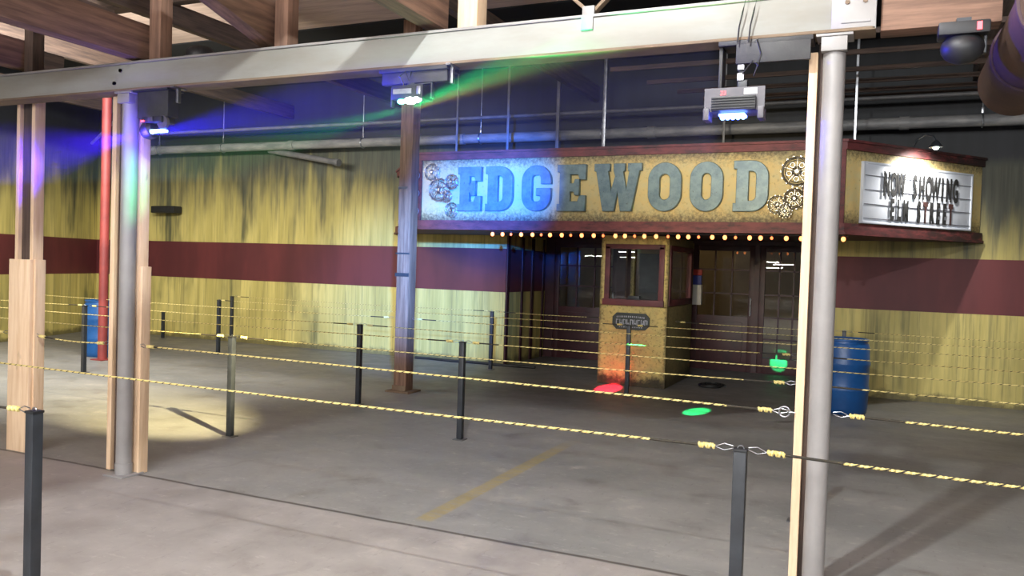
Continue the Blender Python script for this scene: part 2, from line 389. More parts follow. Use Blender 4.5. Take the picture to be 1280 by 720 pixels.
def door_unit(n, x0, x1, cols, rows, zb, label):
    """n-th glazed door leaf in the recess; rows = muntin heights"""
    t = bpy.data.objects.new('door_%d' % n, None); COL.objects.link(t); t.location = ((x0+x1)/2, AY, 0); struct(t, label, 'door')
    W = (x1-x0); s = .09; zt = 2.13
    b = MB()
    for sx in (-1, 1): b.box((sx*(W/2-s/2), .05, zt/2), (s, .06, zt), bevel=.004)
    b.box((0, .05, zt-.05), (W-2*s, .06, .10), bevel=.004)
    b.build('door_frame', M['dark_maroon'], t)
    b = MB(); b.box((0, .05, zb/2), (W-2*s, .05, zb), bevel=.004); b.box((0, .02, zb/2), (W-2*s-.16, .02, max(zb-.2, .05)), bevel=.006)
    b.build('door_panel', M['dark_maroon'], t)
    MB().box((0, .055, (zb+zt-.1)/2), (W-2*s, .008, zt-.1-zb)).build('glass_pane', M['glass'], t, smooth=False)
    b = MB()
    for i in range(1, cols): b.box((-(W/2-s)+(W-2*s)*i/cols, .045, (zb+zt-.1)/2), (.026, .03, zt-.1-zb))
    for z in rows: b.box((0, .045, z), (W-2*s, .03, .026))
    b.build('muntins', M['dark_maroon'], t, smooth=False)
    b = MB(); hx = W/2-s/2; b.cyl((hx, .02, .98), (hx, -.05, .98), .011); b.cyl((hx, .02, 1.22), (hx, -.05, 1.22), .011); b.cyl((hx, -.05, .95), (hx, -.05, 1.25), .012)
    b.build('door_handle', M['galv'], t)
door_unit(1, DO[0][0], DO[0][1], 3, (1.33, 1.70), .95, 'dark maroon door with small panes left of the ticket booth')
door_unit(2, DO[1][0], DO[1][1], 3, (1.31, 1.71), .93, 'dark maroon door with small panes just right of the ticket booth')
door_unit(3, DO[2][0], DO[2][1], 3, (.57, .93, 1.31, 1.71), .25, 'rightmost maroon door with glass almost to the floor')
# side wall corner trims of the recess: dark vertical boards
for k, (yy, wd) in enumerate(((WY+.04, .10), (13.0, .07), (13.45, .10), (13.95, .07))):
    struct(MB().box((AX0+.012, yy+.02, 1.08), (.025, wd, 2.15), bevel=.003).build('trim_%d' % (k+1), M['dark_maroon']))

# ------------------------------------------------------------------ steel beam and columns
BY0, BY1, BZ0, BZ1, BXR = 4.29, 4.45, 2.84, 3.05, -.07
BYC = (BY0+BY1)/2
t = thing('steel_beam', 'long off white steel beam running across the picture on grey columns', 'beam', (BXR, BYC, BZ0))
L = 9.5
MB().box((-L/2, 0, (BZ1-BZ0)/2), (L, .012, BZ1-BZ0-.02)).box((-L/2, -.035, (BZ1-BZ0)/2), (L, .07, BZ1-BZ0-.034), bevel=.004).build('web', M['white_beam'], t)
MB().box((-L/2, 0, .008), (L, BY1-BY0, .016), bevel=.003).build('bottom_flange', M['rust_flange'], t)
MB().box((-L/2, 0, BZ1-BZ0-.008), (L, BY1-BY0, .016), bevel=.003).build('top_flange', M['grey_paint'], t)
b = MB(); b.box((-.006, 0, .105), (.012, BY1-BY0, .2)); b.box((-.10, -.075, .10), (.2, .012, .17), bevel=.003)
b.box((-.09, -.084, .045), (.13, .006, .012)); b.build('end_plate', M['grey_paint'], t)
b = MB()
for dx in (-.05, -.13): b.cyl((dx, -.088, .14), (dx, -.078, .14), .012, n=6)
for dx in (-5.02, -5.02, -4.96, -4.96): b.cyl((dx-.1, -.082, .06 if dx < -5 else .15), (dx-.1, -.068, .06 if dx < -5 else .15), .014, n=6)
b.build('bolts', M['rust_flange'], t)
MB().box((-1.46, -.07, .165), (.07, .03, .08), bevel=.004).bar((-1.46, -.06, .2), (-1.46, -.06, .26), .07, .02).build('gusset', M['grey_paint'], t)

def column(x, y, label, R=.057):
    t = thing('steel_column', label, 'column', (x, y, 0), group=None)
    MB().cyl((0, 0, .012), (0, 0, BZ0-.014), R, n=32).build('tube', M['grey_paint'], t)
    MB().box((0, 0, .006), (.2, .2, .012), bevel=.003).cyl((0, 0, .0), (0, 0, .09), .062, n=32).build('base_plate', M['grey_paint'], t)
    b = MB().box((0, 0, BZ0-.007), (.17, .15, .014), bevel=.003); b.box((0, -.045, BZ0-.05), (.12, .05, .07), bevel=.004).build('cap_plate', M['grey_paint'], t)
    return t
column(-.253, 4.37, 'round grey steel column nearest the camera at the right', .053)
column(-5.105, 4.37, 'round grey steel column at the left between pale boards')

def stud(name, x, y, sx, sy, z1, label, mats, cat='board', z0=0.0, parts=None):
    return tag(MB().box((0, 0, (z1-z0)/2), (sx, sy, z1-z0), bevel=.004).build(name, mats, loc=(x, y, z0)), label, cat)
stud('wooden_stud', -.351, 4.432, .042, .12, BZ0-.07, 'pale pine stud standing against the right grey column', PALE['Z'])
stud('wooden_stud', -.318, 4.47, .022, .12, BZ0-.002, 'dark brown stud between the right column and its pale stud', GREYW['Z'])
# left column boards
stud('wooden_stud', -5.325, 4.44, .045, .05, BZ0-.002, 'thin pale board on the left side of the left grey column', PALE['Z'])
stud('wooden_stud', -5.265, 4.47, .06, .06, BZ0-.004, 'dark timber packed behind the left grey column', GREYW['Z'])
t = thing('wooden_stud', 'pale pine stud with thicker lower half right of the left grey column', 'board', (-5.078, 4.472, 0))
MB().box((0, 0, 1.34), (.045, .085, 2.68), bevel=.004).build('upper_board', PALE['Z'], t)
MB().box((.040, 0, .78), (.034, .085, 1.56), bevel=.004).build('lower_board', PALE['Z'], t)
# far left timber post wrapped in boards
t = thing('timber_post', 'timber post cased in pale boards at the left edge', 'post', (-6.42, 4.522, 0))
MB().box((0, .015, 1.51), (.14, .06, 3.02), bevel=.004).build('core', GREYW['Z'], t)
MB().box((-.092, 0, 1.51), (.040, .09, 3.02), bevel=.003).build('side_board', PALE['Z'], t)
MB().box((.092, 0, 1.51), (.040, .09, 3.02), bevel=.003).build('side_board', PALE['Z'], t)
MB().box((0, -.062, .79), (.26, .034, 1.58), bevel=.003).build('front_casing', PALE['Z'], t)
MB().box((.130, .0, .79), (.034, .090, 1.58), bevel=.003).build('side_casing', PALE['Z'], t)
# centre timber post
t = thing('timber_post', 'square brown timber post standing left of the marquee', 'post', (-5.53, 8.98, 0))
MB().box((0, 0, 2.37), (.18, .18, 4.7), bevel=.008).build('shaft', BROWN['Z'], t)
MB().box((0, 0, .012), (.34, .32, .024), bevel=.004).box((0, -.1, .05), (.2, .02, .08), bevel=.004).build('base_plate', M['rust_flange'], t)
MB().box((-.03, -.096, 2.6), (.13, .006, .03)).build('metal_strap', M['galv'], t)
MB().box((-.01, -.093, 1.5), (.20, .012, .045)).build('dark_strap', M['black_metal'], t); MB().box((-.01, -.093, 1.77), (.20, .012, .02)).build('dark_strap', M['black_metal'], t)
# red post
t = thing('steel_column', 'slim dark red post in front of the left blue barrel', 'column', (-10.94, 8.93, 0))
MB().cyl((0, 0, .01), (0, 0, 4.9), .068, n=24).build('tube', M['red_post'], t)
MB().box((0, 0, .008), (.24, .24, .016), bevel=.003).build('base_plate', M['red_post'], t)

# ------------------------------------------------------------------ roof timbers
def timber(name, p, q, w_, h_, mat, label, cat='beam', group=None):
    p, q = Vector(p), Vector(q); return tag(MB().bar(p-p, q-p, w_, h_, .006).build(name, mat, loc=p), label, cat, group)
# heavy joists whose ends rest on the steel beam
JG = 'heavy joists resting on the steel beam'
for x, zc, zn, lab in ((-6.30, 3.20, 3.22, 'brown joist resting on the steel beam at the far left'),
                      (-5.02, 3.20, 3.22, 'wide reddish brown joist ending above the left grey column'),
                      (-2.56, 3.22, 3.24, 'big brown joist ending on the beam above the middle lamp'),
                      (.55, 3.30, 3.32, 'dark brown joist above the beam end at the top right')):
    timber('ceiling_joist', (x, -1.5, zn), (x, 4.46, zc), .13, .26 if x > -6 else .22, BROWN['Y'], lab, 'beam', JG)
timber('ceiling_joist', (-3.85, 0.6, 4.28), (-3.85, 4.46, 3.265), .13, .38, BROWN['Y'], 'sloping reddish brown joist dropping onto the beam', 'beam', JG)
timber('ceiling_joist', (-5.45, -1.5, 3.60), (-5.45, 4.46, 3.42), .10, .16, GREYW['Y'], 'dark joist above the wide reddish joist at top left')
timber('ceiling_joist', (-3.15, -1.5, 3.75), (-3.15, 4.46, 3.50), .10, .18, GREYW['Y'], 'dark joist high up left of the middle of the beam')
timber('ceiling_joist', (-7.4, -1.5, 3.60), (-7.4, 5.5, 3.45), .12, .2, GREYW['Y'], 'dark joist beyond the left end of the beam')
# uprights standing on the beam
for x, y, wd, mt, z1, lab in ((-6.18, 4.37, .10, GREYW['Z'], 4.93, 'dark upright on the beam above the far left timber post'),
                     (-4.85, 4.40, .11, BROWN['Z'], 4.93, 'reddish upright on the beam near the left column'),
                     (-3.70, 4.40, .11, BROWN['Z'], 4.93, 'brown upright on the beam beside the sloping joist'),
                     (-2.30, 4.40, .13, PALE['Z'], 4.93, 'pale upright on the beam right of the middle joist')):
    tag(MB().box((0, 0, (z1-BZ1)/2), (wd, wd, z1-BZ1), bevel=.005).build('timber_upright', mt, loc=(x, y, BZ1)), lab, 'upright')
# steel cross braces
for dx, lab in ((-.62, 'dark diagonal steel brace rising left from the beam bracket'), (.58, 'dark diagonal steel brace rising right from the beam bracket')):
    timber('steel_brace', (-1.53, 4.37, BZ1+.02), (-1.53+dx, 4.37, 3.62), .05, .02, M['rust_flange'], lab, 'brace')
timber('ceiling_joist', (-15.0, 6.9, 4.62), (3.5, 6.9, 4.62), .12, .26, GREYW['X'], 'long brown crosswise roof timber just behind the beam')
# rafters over the rear bay (run towards the wall)
for x, lab in ((-13.2, 'first dark rafter near the left wall'), (-10.2, 'dark rafter above the left end of the big pipe'), (-7.5, 'dark brown rafter left of the brown timber post'), (-4.2, 'dark rafter above the marquee left of its middle'), (1.05, 'dark brown rafter above the letter board')):
    timber('roof_rafter', (x, 5.0, 4.40), (x, 12.33, 4.40), .11, .24, GREYW['Y'], lab, 'rafter', 'rafters over the rear bay')
# purlins right of the marquee middle (run along the wall)
for k, yv in enumerate((8.95, 9.75, 10.55, 11.2, 11.75, 12.15)):
    lab = 'thin brown crosswise roof batten over the marquee, ' + ['nearest the camera', 'second nearest', 'third nearest', 'fourth nearest', 'second from the wall', 'against the wall'][k]
    timber('roof_batten', (-3.4+.25*k, yv, 4.12), (1.9, yv, 4.12), .04, .055, GREYW['X'], lab, 'batten', 'battens over the marquee')
# timber carrying on from the beam end
timber('timber_beam', (-.05, 4.42, 2.93), (.46, 4.42, 2.93), .14, .17, BROWN['X'], 'brown timber beam continuing right from the steel beam end', 'beam')
t = thing('round_duct', 'thick rusty brown round duct at the upper right corner', 'duct', (.66, 3.9, 2.80))
MB().cyl((0, 0, 0), (0, 1.6, 0), .19, n=32).build('duct_tube', M['brown_duct'], t)
MB().torus((0, .02, 0), .19, .015).build('seam_ring', M['brown_duct'], t); MB().torus((0, .9, 0), .192, .012).build('seam_ring', M['brown_duct'], t)

# ------------------------------------------------------------------ pipes along the rear wall
t = thing('pipe', 'big grey pipe running along the top of the rear wall', 'pipe', (0, 12.0, 3.74))
MB().cyl((-13.9, 0, 0), (3.2, 0, -.04), .078, n=24).build('pipe_run', M['pipe'], t)
for x in (-13.4, -9.9, -6.4, -3.2, 0.2, 2.6): MB().cyl((x-.06, 0, 0-.04*(x+13.9)/17), (x+.06, 0, -.04*(x+13.9)/17), .09, n=24).build('coupling', M['pipe'], t)
tag(MB().cyl((0, 0, 0), (17.2, 0, -.02), .028, n=12).build('pipe', M['thin_pipe'], loc=(-13.9, 11.8, 4.03)), 'thin grey pipe just above the big pipe', 'pipe')
tag(MB().cyl((0, 0, 0), (3.1, -1.6, .40), .03, n=12).build('pipe', M['pipe'], loc=(-15.0, 11.9, 3.92)), 'thin pale pipe slanting up along the left wall', 'pipe')
tag(MB().cyl((0, 0, 0), (1.75, -.25, -.30), .055, .05, n=16).cyl((1.70, -.243, -.291), (1.78, -.254, -.305), .065, n=16).build('pipe', M['thin_pipe'], loc=(-10.55, 12.15, 3.68)), 'dark stub pipe sloping down from the big pipe', 'pipe')
def hanger(x, label, dark=False, y=12.0, ztop=4.92):
    t = thing('pipe_hanger', label, 'hanger', (x, y, 3.74-.04*(x+13.9)/17), group='hangers carrying the big pipe')
    MB().cyl((0, 0, .10), (0, 0, ztop-3.70), .009, n=8).build('rod', M['galv'] if not dark else M['thin_pipe'], t)
    MB().torus((0, 0, 0), .087, .010, normal=(1, 0, 0)).bar((0, 0, .09), (0, 0, .17), .03, .02).build('clamp', M['galv'], t)
for x, l in ((-11.54, 'rod hanger on the big pipe above the first long rope span'), (-8.35, 'rod hanger on the big pipe left of the middle lamp'), (-3.97, 'bright rod hanger on the big pipe above the letter W'), (1.10, 'rod hanger on the big pipe above the letter board'),
             (-6.05, 'rod hanger on the big pipe above the left end of the marquee'), (-13.2, 'rod hanger on the big pipe near the left wall')): hanger(x, l)
for x, y, wd, l in ((-3.62, 11.0, .045, 'bright steel strut hanging above the letter W'), (-5.1, 11.0, .035, 'dark steel strut hanging above the letter G'), (-4.55, 11.6, .05, 'dark steel strut behind the letters G and E'), (-5.95, 11.0, .03, 'steel strut above the left end of the marquee'), (-2.0, 11.2, .03, 'dark steel strut behind the right hand lamp'), (-.36, 10.9, .03, 'thin bright strut beside the right grey column')):
    tag(MB().box((0, 0, (4.93-3.25)/2), (wd, wd*.6, 4.93-3.25), bevel=.003).build('steel_strut', M['galv'] if 'bright' in l else M['thin_pipe'], loc=(x, y, 3.25)), l, 'strut', 'struts holding up the marquee')

# ------------------------------------------------------------------ marquee
MQY, MX0, MX1, MZ0, MZ1 = 10.40, -6.22, -.44, 2.15, 3.25
A_ = Vector((MX1, MQY, 0)); B_ = Vector((1.15, WY, 0)); dS = (B_-A_).normalized(); nS = Vector((dS.y, -dS.x, 0)); SL = (B_-A_).length
tm = thing('theatre_marquee', 'yellow theatre marquee with maroon trim reading EDGEWOOD over the ticket booth', 'marquee', (0, 0, 0))
MB().prism([(MX0, MQY+.02), (MX1, MQY+.02), (1.13, WY-.005), (-7.75, WY-.005)], MZ0+.01, MZ1-.01).build('marquee_box', M['dark_maroon'], tm, smooth=False)
MB().box(((MX0+MX1)/2, MQY, (2.28+3.16)/2), (MX1-MX0-.06, .04, .90), bevel=.004).build('front_face', M['sign_face'], tm)
def plan_strip(b, off, z0, z1, th=.06):
    pts = [Vector((-7.8, WY, 0)), Vector((MX0, MQY, 0)), A_, B_]; out = []
    nl = Vector((-(WY-MQY), -1.58, 0)).normalized(); nf = Vector((0, -1, 0))
    def off_pts(o):
        def corner(P, n1, n2): 
            m = (n1+n2).normalized(); return P + m*(o/m.dot(n1))
        return [pts[0]+nl*o, corner(pts[1], nl, nf), corner(pts[2], nf, nS), pts[3]+nS*o]
    a, c = off_pts(off), off_pts(off-th)
    b.prism([(v.x, min(v.y, WY-.003)) for v in a] + [(v.x, min(v.y, WY-.003)) for v in reversed(c)], z0, z1)
b = MB(); plan_strip(b, .05, 3.15, 3.26); plan_strip(b, .075, 3.235, 3.265, .09); b.build('top_fascia', M['fascia'], tm, smooth=False)
b = MB(); plan_strip(b, .05, 2.15, 2.285); plan_strip(b, .075, 2.15, 2.18, .09); b.build('bottom_fascia', M['fascia'], tm, smooth=False)
for x in (MX0+.02, MX1-.02): MB().box((x, MQY-.01, 2.72), (.07, .07, .88), bevel=.004).build('corner_trim', M['fascia'], tm)
# side face, letter board
rotS = Matrix.Rotation(math.atan2(dS.y, dS.x), 4, 'Z')
ts = bpy.data.objects.new('side_sign', None); COL.objects.link(ts); ts.parent = tm; ts.location = A_; ts.rotation_euler = (0, 0, math.atan2(dS.y, dS.x)); ts['label'] = 'slanted yellow side of the marquee with white letter board'
MB().box((SL/2, 0, 2.715), (SL-.03, .04, .87), bevel=.004).build('side_face', M['sign_face'], ts)
b = MB().box((1.26, -.035, 2.665), (1.98, .03, .70), bevel=.003).build('letter_board', M['white_board'], ts)
b = MB()
for z in (2.36, 2.53, 2.70, 2.87): b.box((1.26, -.056, z), (1.96, .006, .007))
b.build('letter_rails', M['lamp_grey'], ts, smooth=False)
b = MB(); 
for z in (2.31, 3.02): b.box((1.26, -.04, z), (2.02, .045, .025), bevel=.003)
for x in (.265, 2.255): b.box((x, -.04, 2.665), (.025, .045, .73), bevel=.003)
b.build('board_frame', M['white_board'], ts)
def board_word(txt, s0, s1, z, h, red=()):
    n = len(txt); step = (s1-s0)/n
    for i, ch in enumerate(txt):
        if ch == ' ': continue
        me = text_mesh(ch, h*1.40, .004, .36, .014); me.materials.append(M['letter_red' if i in red else 'letter_black'])
        o = bpy.data.objects.new('message_letter', me); COL.objects.link(o); o.parent = ts; o.location = (s0+step*(i+.5), -.068, z)
board_word('NOW SHOWING', .58, 1.98, 2.655, .28)
board_word('ELM STREET', .70, 1.90, 2.365, .25, red=(5, 9))

# big slab letters
def arc(cx, cy, rx, ry, a0, a1, n=8): return [(cx+rx*math.cos(math.radians(a0+(a1-a0)*i/n)), cy+ry*math.sin(math.radians(a0+(a1-a0)*i/n))) for i in range(n+1)]
def rrect(x0, y0, x1, y1, rx, ry):
    return arc(x1-rx, y1-ry, rx, ry, 0, 90) + arc(x0+rx, y1-ry, rx, ry, 90, 180) + arc(x0+rx, y0+ry, rx, ry, 180, 270) + arc(x1-rx, y0+ry, rx, ry, 270, 360)
def glyph(ch, W, H):
    s = .135*1.0     # stem
    if ch == 'O': return [rrect(0, 0, W, H, W*.5, W*.52), rrect(s, s, W-s, H-s, (W-2*s)*.5, (W-2*s)*.55)]
    if ch == 'D':
        outer = [(0, 0), (0, .09), (.035, .09), (.035, H-.09), (0, H-.09), (0, H)] + arc(W-.19, H-.19, .19, .19, 90, 0) + arc(W-.19, .19, .19, .19, 0, -90)
        inner = [(.035+s, .12), (.035+s, H-.12)] + arc(W-s-.06, H-.18, .06, .06, 90, 0) + arc(W-s-.06, .18, .06, .06, 0, -90)
        return [outer, inner[::-1]]
    if ch == 'E':
        return [[(0, 0), (0, .085), (.035, .085), (.035, H-.085), (0, H-.085), (0, H), (W, H), (W, H-.19), (W-.07, H-.19), (W-.10, H-.12), (.035+s, H-.12),
                 (.035+s, H/2+.055), (W-.16, H/2+.055), (W-.14, H/2+.11), (W-.09, H/2+.11), (W-.09, H/2-.09), (W-.14, H/2-.09), (W-.16, H/2-.045), (.035+s, H/2-.045),
                 (.035+s, .12), (W-.10, .12), (W-.07, .20), (W, .20), (W, 0)]]
    if ch == 'G':
        p = arc(W-.20, H-.20, .20, .20, 0, 90) + arc(.20, H-.20, .20, .20, 90, 180) + arc(.20, .20, .20, .20, 180, 270) + arc(W-.19, .19, .19, .19, 270, 360)
        p += [(W, .30), (W-.20, .30), (W-.20, .21), (W-s, .21)] + arc(W-s-.05, .17, .05, .05, 0, -90, 4) + arc(s+.05, .17, .05, .05, 270, 180, 4) + arc(s+.05, H-.17, .05, .05, 180, 90, 4) + arc(W-s-.05, H-.17, .05, .05, 90, 0, 4) + [(W-s, H-.24), (W, H-.24)]
        return [p]
    if ch == 'W':
        t_ = .085
        return [[(-.01, H), (.19, H), (.19, H-t_), (.165, H-t_), (.215, .22), (.275, H-.16), (.255, H-t_), (.255, H), (.395, H) , (.395, H-t_), (.37, H-.10), (.425, .22), (W-.145, H-t_), (W-.165, H-t_), (W-.165, H), (W+.01, H), (W+.01, H-t_), (W-.02, H-t_),
                 (W-.115, 0), (.355, 0), (.305, .30), (.26, 0), (.115, 0), (.015, H-t_), (-.01, H-t_)]]
LET = [('E', -5.53, -5.175), ('D', -5.09, -4.69), ('G', -4.535, -4.12), ('E', -4.015, -3.625), ('W', -3.485, -2.875), ('O', -2.765, -2.348), ('O', -2.228, -1.83), ('D', -1.694, -1.29)]
for ch, x0, x1 in LET:
    me = curve_mesh(glyph(ch, x1-x0, .61), .035, .006); me.materials.append(M['sign_letter'])
    o = bpy.data.objects.new('sign_letter', me); COL.objects.link(o); o.parent = tm; o.location = (x0, MQY-.062, 2.42)
# film reel ornaments
def reel(cx, cz, R, dy, sp=5):
    b = MB(); y = MQY-.035-dy; c = (cx, y, cz)
    b.torus(c, R, R*.09); b.torus(c, R*.80, R*.04); b.torus(c, R*.28, R*.09); b.cyl((cx, y+.01, cz), (cx, y-.018, cz), R*.15, n=16)
    for i in range(sp):
        a = 2*PI*i/sp+cx; b.bar((cx+R*.2*math.cos(a), y, cz+R*.2*math.sin(a)), (cx+R*.95*math.cos(a), y, cz+R*.95*math.sin(a)), .012, R*.14, .002, up=(0, 1, 0))
        a2 = a+PI/sp; b.torus((cx+R*.55*math.cos(a2), y, cz+R*.55*math.sin(a2)), R*.17, R*.04, n=14, k=6)
    for i in range(14):
        a = 2*PI*i/14; b.box((cx+R*1.08*math.cos(a), y, cz+R*1.08*math.sin(a)), (R*.13, .014, R*.13), Matrix.Rotation(-a, 4, 'Y'))
    b.build('reel_ornament', M['chrome'], tm)
for cx, cz, R, dy in ((-6.00, 2.98, .115, 0), (-5.86, 2.72, .155, .03), (-5.64, 2.83, .10, .06), (-5.70, 2.62, .08, .09), (-5.66, 2.43, .10, 0),
                     (-.97, 2.90, .165, 0), (-.98, 2.57, .115, .06), (-1.18, 2.50, .105, .0), (-1.08, 2.42, .08, .09), (-.78, 2.66, .12, .03)): reel(cx, cz, R, dy)
# scroll work on the left edge of the marquee
b = MB()
for z0 in (2.36, 2.62, 2.88):
    pts = [(MX0+.0+.03*math.sin(t_*PI*2), MQY-.06, z0+.22*t_) for t_ in [i/12 for i in range(13)]]; b.tube(pts, .007)
b.build('scroll_ornament', M['galv'], tm)
# lamp above the letter board
tl = thing('sign_lamp', 'gooseneck lamp glaring over the white letter board', 'lamp', tuple(A_ + dS*1.12 + nS*.04 + Vector((0, 0, 3.26))), math.atan2(dS.y, dS.x))
MB().tube([(0, 0, 0), (0, -.05, .10), (0, -.16, .15), (0, -.27, .12), (0, -.31, .05)], .011).build('arm', M['black_metal'], tl)
MB().lathe([(.02, .06), (.03, .05), (.075, -.01), (.08, -.02), (.07, -.02)], (0, -.31, -.0), 20).build('shade', M['black_metal'], tl)
MB().sphere((0, -.31, -.015), .035).build('bulb', M['led_white'], tl)
pL = A_ + dS*1.12 + nS*.35 + Vector((0, 0, 3.20))
lamp('SPOT', 'sign_lamp_light', tuple(pL), 130, (1, .98, .92), aim=tuple(A_ + dS*1.2 + Vector((0, 0, 2.6))), spot_size=2.5, spot_blend=.8, shadow_soft_size=.03)

# string of bulbs under the front edge
tb = thing('string_lights', 'string of glowing orange bulbs under the front edge of the marquee', 'string lights', (0, MQY-.02, MZ0))
n_b = 0; x = -5.02; pts = []
while x < -.36:
    pts.append((x, 0, -.02)); x += .062
MB().tube([(p[0], 0, p[2]-.004*math.sin(i*1.1)) for i, p in enumerate(pts)], .006, n=6).build('cable', M['black_plastic'], tb)
x = -5.0; i = 0; seq = []
while x < -.36:
    seq.append((x, i % 3 != 2)); x += random.choice((.13, .155, .17)); i += 1
for x, br in seq:
    b = MB(); b.sphere((x, 0, -.055), .026 if br else .018, (1, 1, 1.15), 12); o = b.build('light_bulb', M['bulb_bright' if br else 'bulb_dim'], tb)
    MB().cyl((x, 0, -.012), (x, 0, -.034), .013, n=10).build('socket', M['black_plastic'], o)

# ------------------------------------------------------------------ ticket booth
BX0, BX1, BF, BB = -3.69, -2.70, 11.30, 12.95
tk = thing('ticket_booth', 'small yellow ticket booth with a red framed window under the marquee', 'booth', ((BX0+BX1)/2, BF, 0))
hw = (BX1-BX0)/2; dp = BB-BF
b = MB()
b.box((0, .04, .575), (2*hw, .08, 1.15), bevel=.006)
for s in (-1, 1): b.box((s*(hw-.04), dp/2+.02, .575), (.08, dp-.06, 1.15), bevel=.006)
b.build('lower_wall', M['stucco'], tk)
b = MB()
for s in (-1, 1):
    b.box((s*(hw-.03), .03, 1.62), (.06, .06, .98), bevel=.004); b.box((s*(hw-.03), dp-.05, 1.62), (.06, .10, .98), bevel=.004)
b.box((0, .04, 2.08), (2*hw-.06, .07, .12), bevel=.004)
for s in (-1, 1): b.box((s*(hw-.035), dp/2, 2.08), (.06, dp-.1, .12), bevel=.004)
b.build('upper_frame', M['stucco'], tk)
b = MB(); fw_ = 2*hw-.14
b.box((0, .0, 1.19), (fw_+.04, .09, .09), bevel=.004); b.box((0, .02, 1.985), (fw_, .06, .07), bevel=.004)
for s in (-1, 1): b.box((s*(fw_/2-.03), .02, 1.585), (.075, .06, .8), bevel=.004)
for s in (1,):
    b.box((s*(hw-.02), dp/2, 1.2), (.06, dp-.12, .09), bevel=.004); b.box((s*(hw-.02), dp/2, 1.98), (.06, dp-.12, .07), bevel=.004)
    b.box((s*(hw-.02), .13, 1.59), (.06, .10, .78), bevel=.004); b.box((s*(hw-.02), dp-.15, 1.59), (.06, .12, .78), bevel=.004)
b.build('window_frame', M['maroon'], tk)
MB().box((0, .03, 1.59), (fw_-.13, .008, .74)).box((hw-.03, dp/2, 1.59), (.008, dp-.4, .72)).build('glass_pane', M['glass'], tk, smooth=False)
MB().box((.15, .34, 1.5), (.42, .02, .80), bevel=.004).build('inner_blind', M['dark_board'], tk)
MB().box((0, dp-.02, 1.6), (2*hw-.16, .03, .9)).build('back_panel', M['beige_wall'], tk)
MB().box((.02, -.02, 1.262), (.17, .06, .055), bevel=.012).box((.02, -.045, 1.24), (.21, .05, .012), bevel=.004).build('ticket_tray', M['black_plastic'], tk)
tb2 = thing('wall_sign', 'small dark green sign with clipped corners on the ticket booth front', 'sign', (-3.21, BF-.02, .925))
def clip_plate(w_, h_, c_, y0, y1):
    b = MB(); b2 = bmesh.new(); P = [(-w_/2+c_, -h_/2), (w_/2-c_, -h_/2), (w_/2, -h_/2+c_), (w_/2, h_/2-c_), (w_/2-c_, h_/2), (-w_/2+c_, h_/2), (-w_/2, h_/2-c_), (-w_/2, -h_/2+c_)]
    a = [b2.verts.new((x, y0, z)) for x, z in P]; c = [b2.verts.new((x, y1, z)) for x, z in P]; b2.faces.new(a); b2.faces.new(c[::-1])
    for i in range(8): b2.faces.new((a[i], a[(i+1) % 8], c[(i+1) % 8], c[i]))
    b._join(b2); return b
clip_plate(.54, .235, .06, -.012, .012).build('plate', mottled('dark_green_sign_paint', (44, 52, 44), (34, 40, 38), 20, .5), tb2)
b = MB()
for i in range(15): b.box((-.20+i*.028, -.015, .066-.00018*(i-7)**2), (.012, .006, .022))
for i in range(9):
    x = -.21+i*.052; b.box((x, -.015, -.01), (.010, .006, .075)); b.box((x+.018, -.015, .02-.05*(i % 2)), (.026, .006, .010)); 
    if i % 3: b.box((x+.032, -.015, -.01), (.010, .006, .06))
for i in range(11): b.box((-.16+i*.032, -.015, -.083), (.016, .006, .012))
b.build('raised_lettering', M['galv'], tb2, smooth=False)
# white red and blue box on the pier right of the booth
t = thing('wall_dispenser', 'white wall box with red and blue top right of the ticket booth', 'dispenser', (-2.86, AY-.11, 1.10))
MB().box((-.0, .02, .17), (.19, .12, .34), bevel=.012).build('body', M['white'], t)
MB().box((0, .03, .42), (.17, .1, .16), bevel=.01).build('label_panel', M['blue_plastic'], t)
MB().box((0, .03, .55), (.18, .1, .10), bevel=.012).build('top_cap', M['red_plastic'], t)

# ------------------------------------------------------------------ barrels
def barrel(x, y, label, rz=0):
    t = thing('plastic_barrel', label, 'barrel', (x, y, 0), rz, group='blue barrels')
    prof = [(.0, .0), (.255, .0), (.275, .02), (.285, .08), (.290, .25), (.300, .285), (.300, .305), (.290, .34), (.292, .56), (.302, .595), (.302, .615), (.292, .65), (.287, .80), (.272, .845), (.262, .86), (.262, .875), (.276, .882), (.276, .90), (.262, .905), (.250, .885), (.0, .875)]
    MB().lathe(prof, n=48).build('drum', M['barrel'], t)
    MB().cyl((.14, 0, .87), (.14, 0, .895), .035, n=16).cyl((-.14, 0, .87), (-.14, 0, .895), .035, n=16).build('bung_cap', M['black_plastic'], t)
barrel(-11.38, 9.30, 'blue plastic barrel behind the slim red post')
barrel(-.37, 10.80, 'blue plastic barrel behind the right grey column', .6)

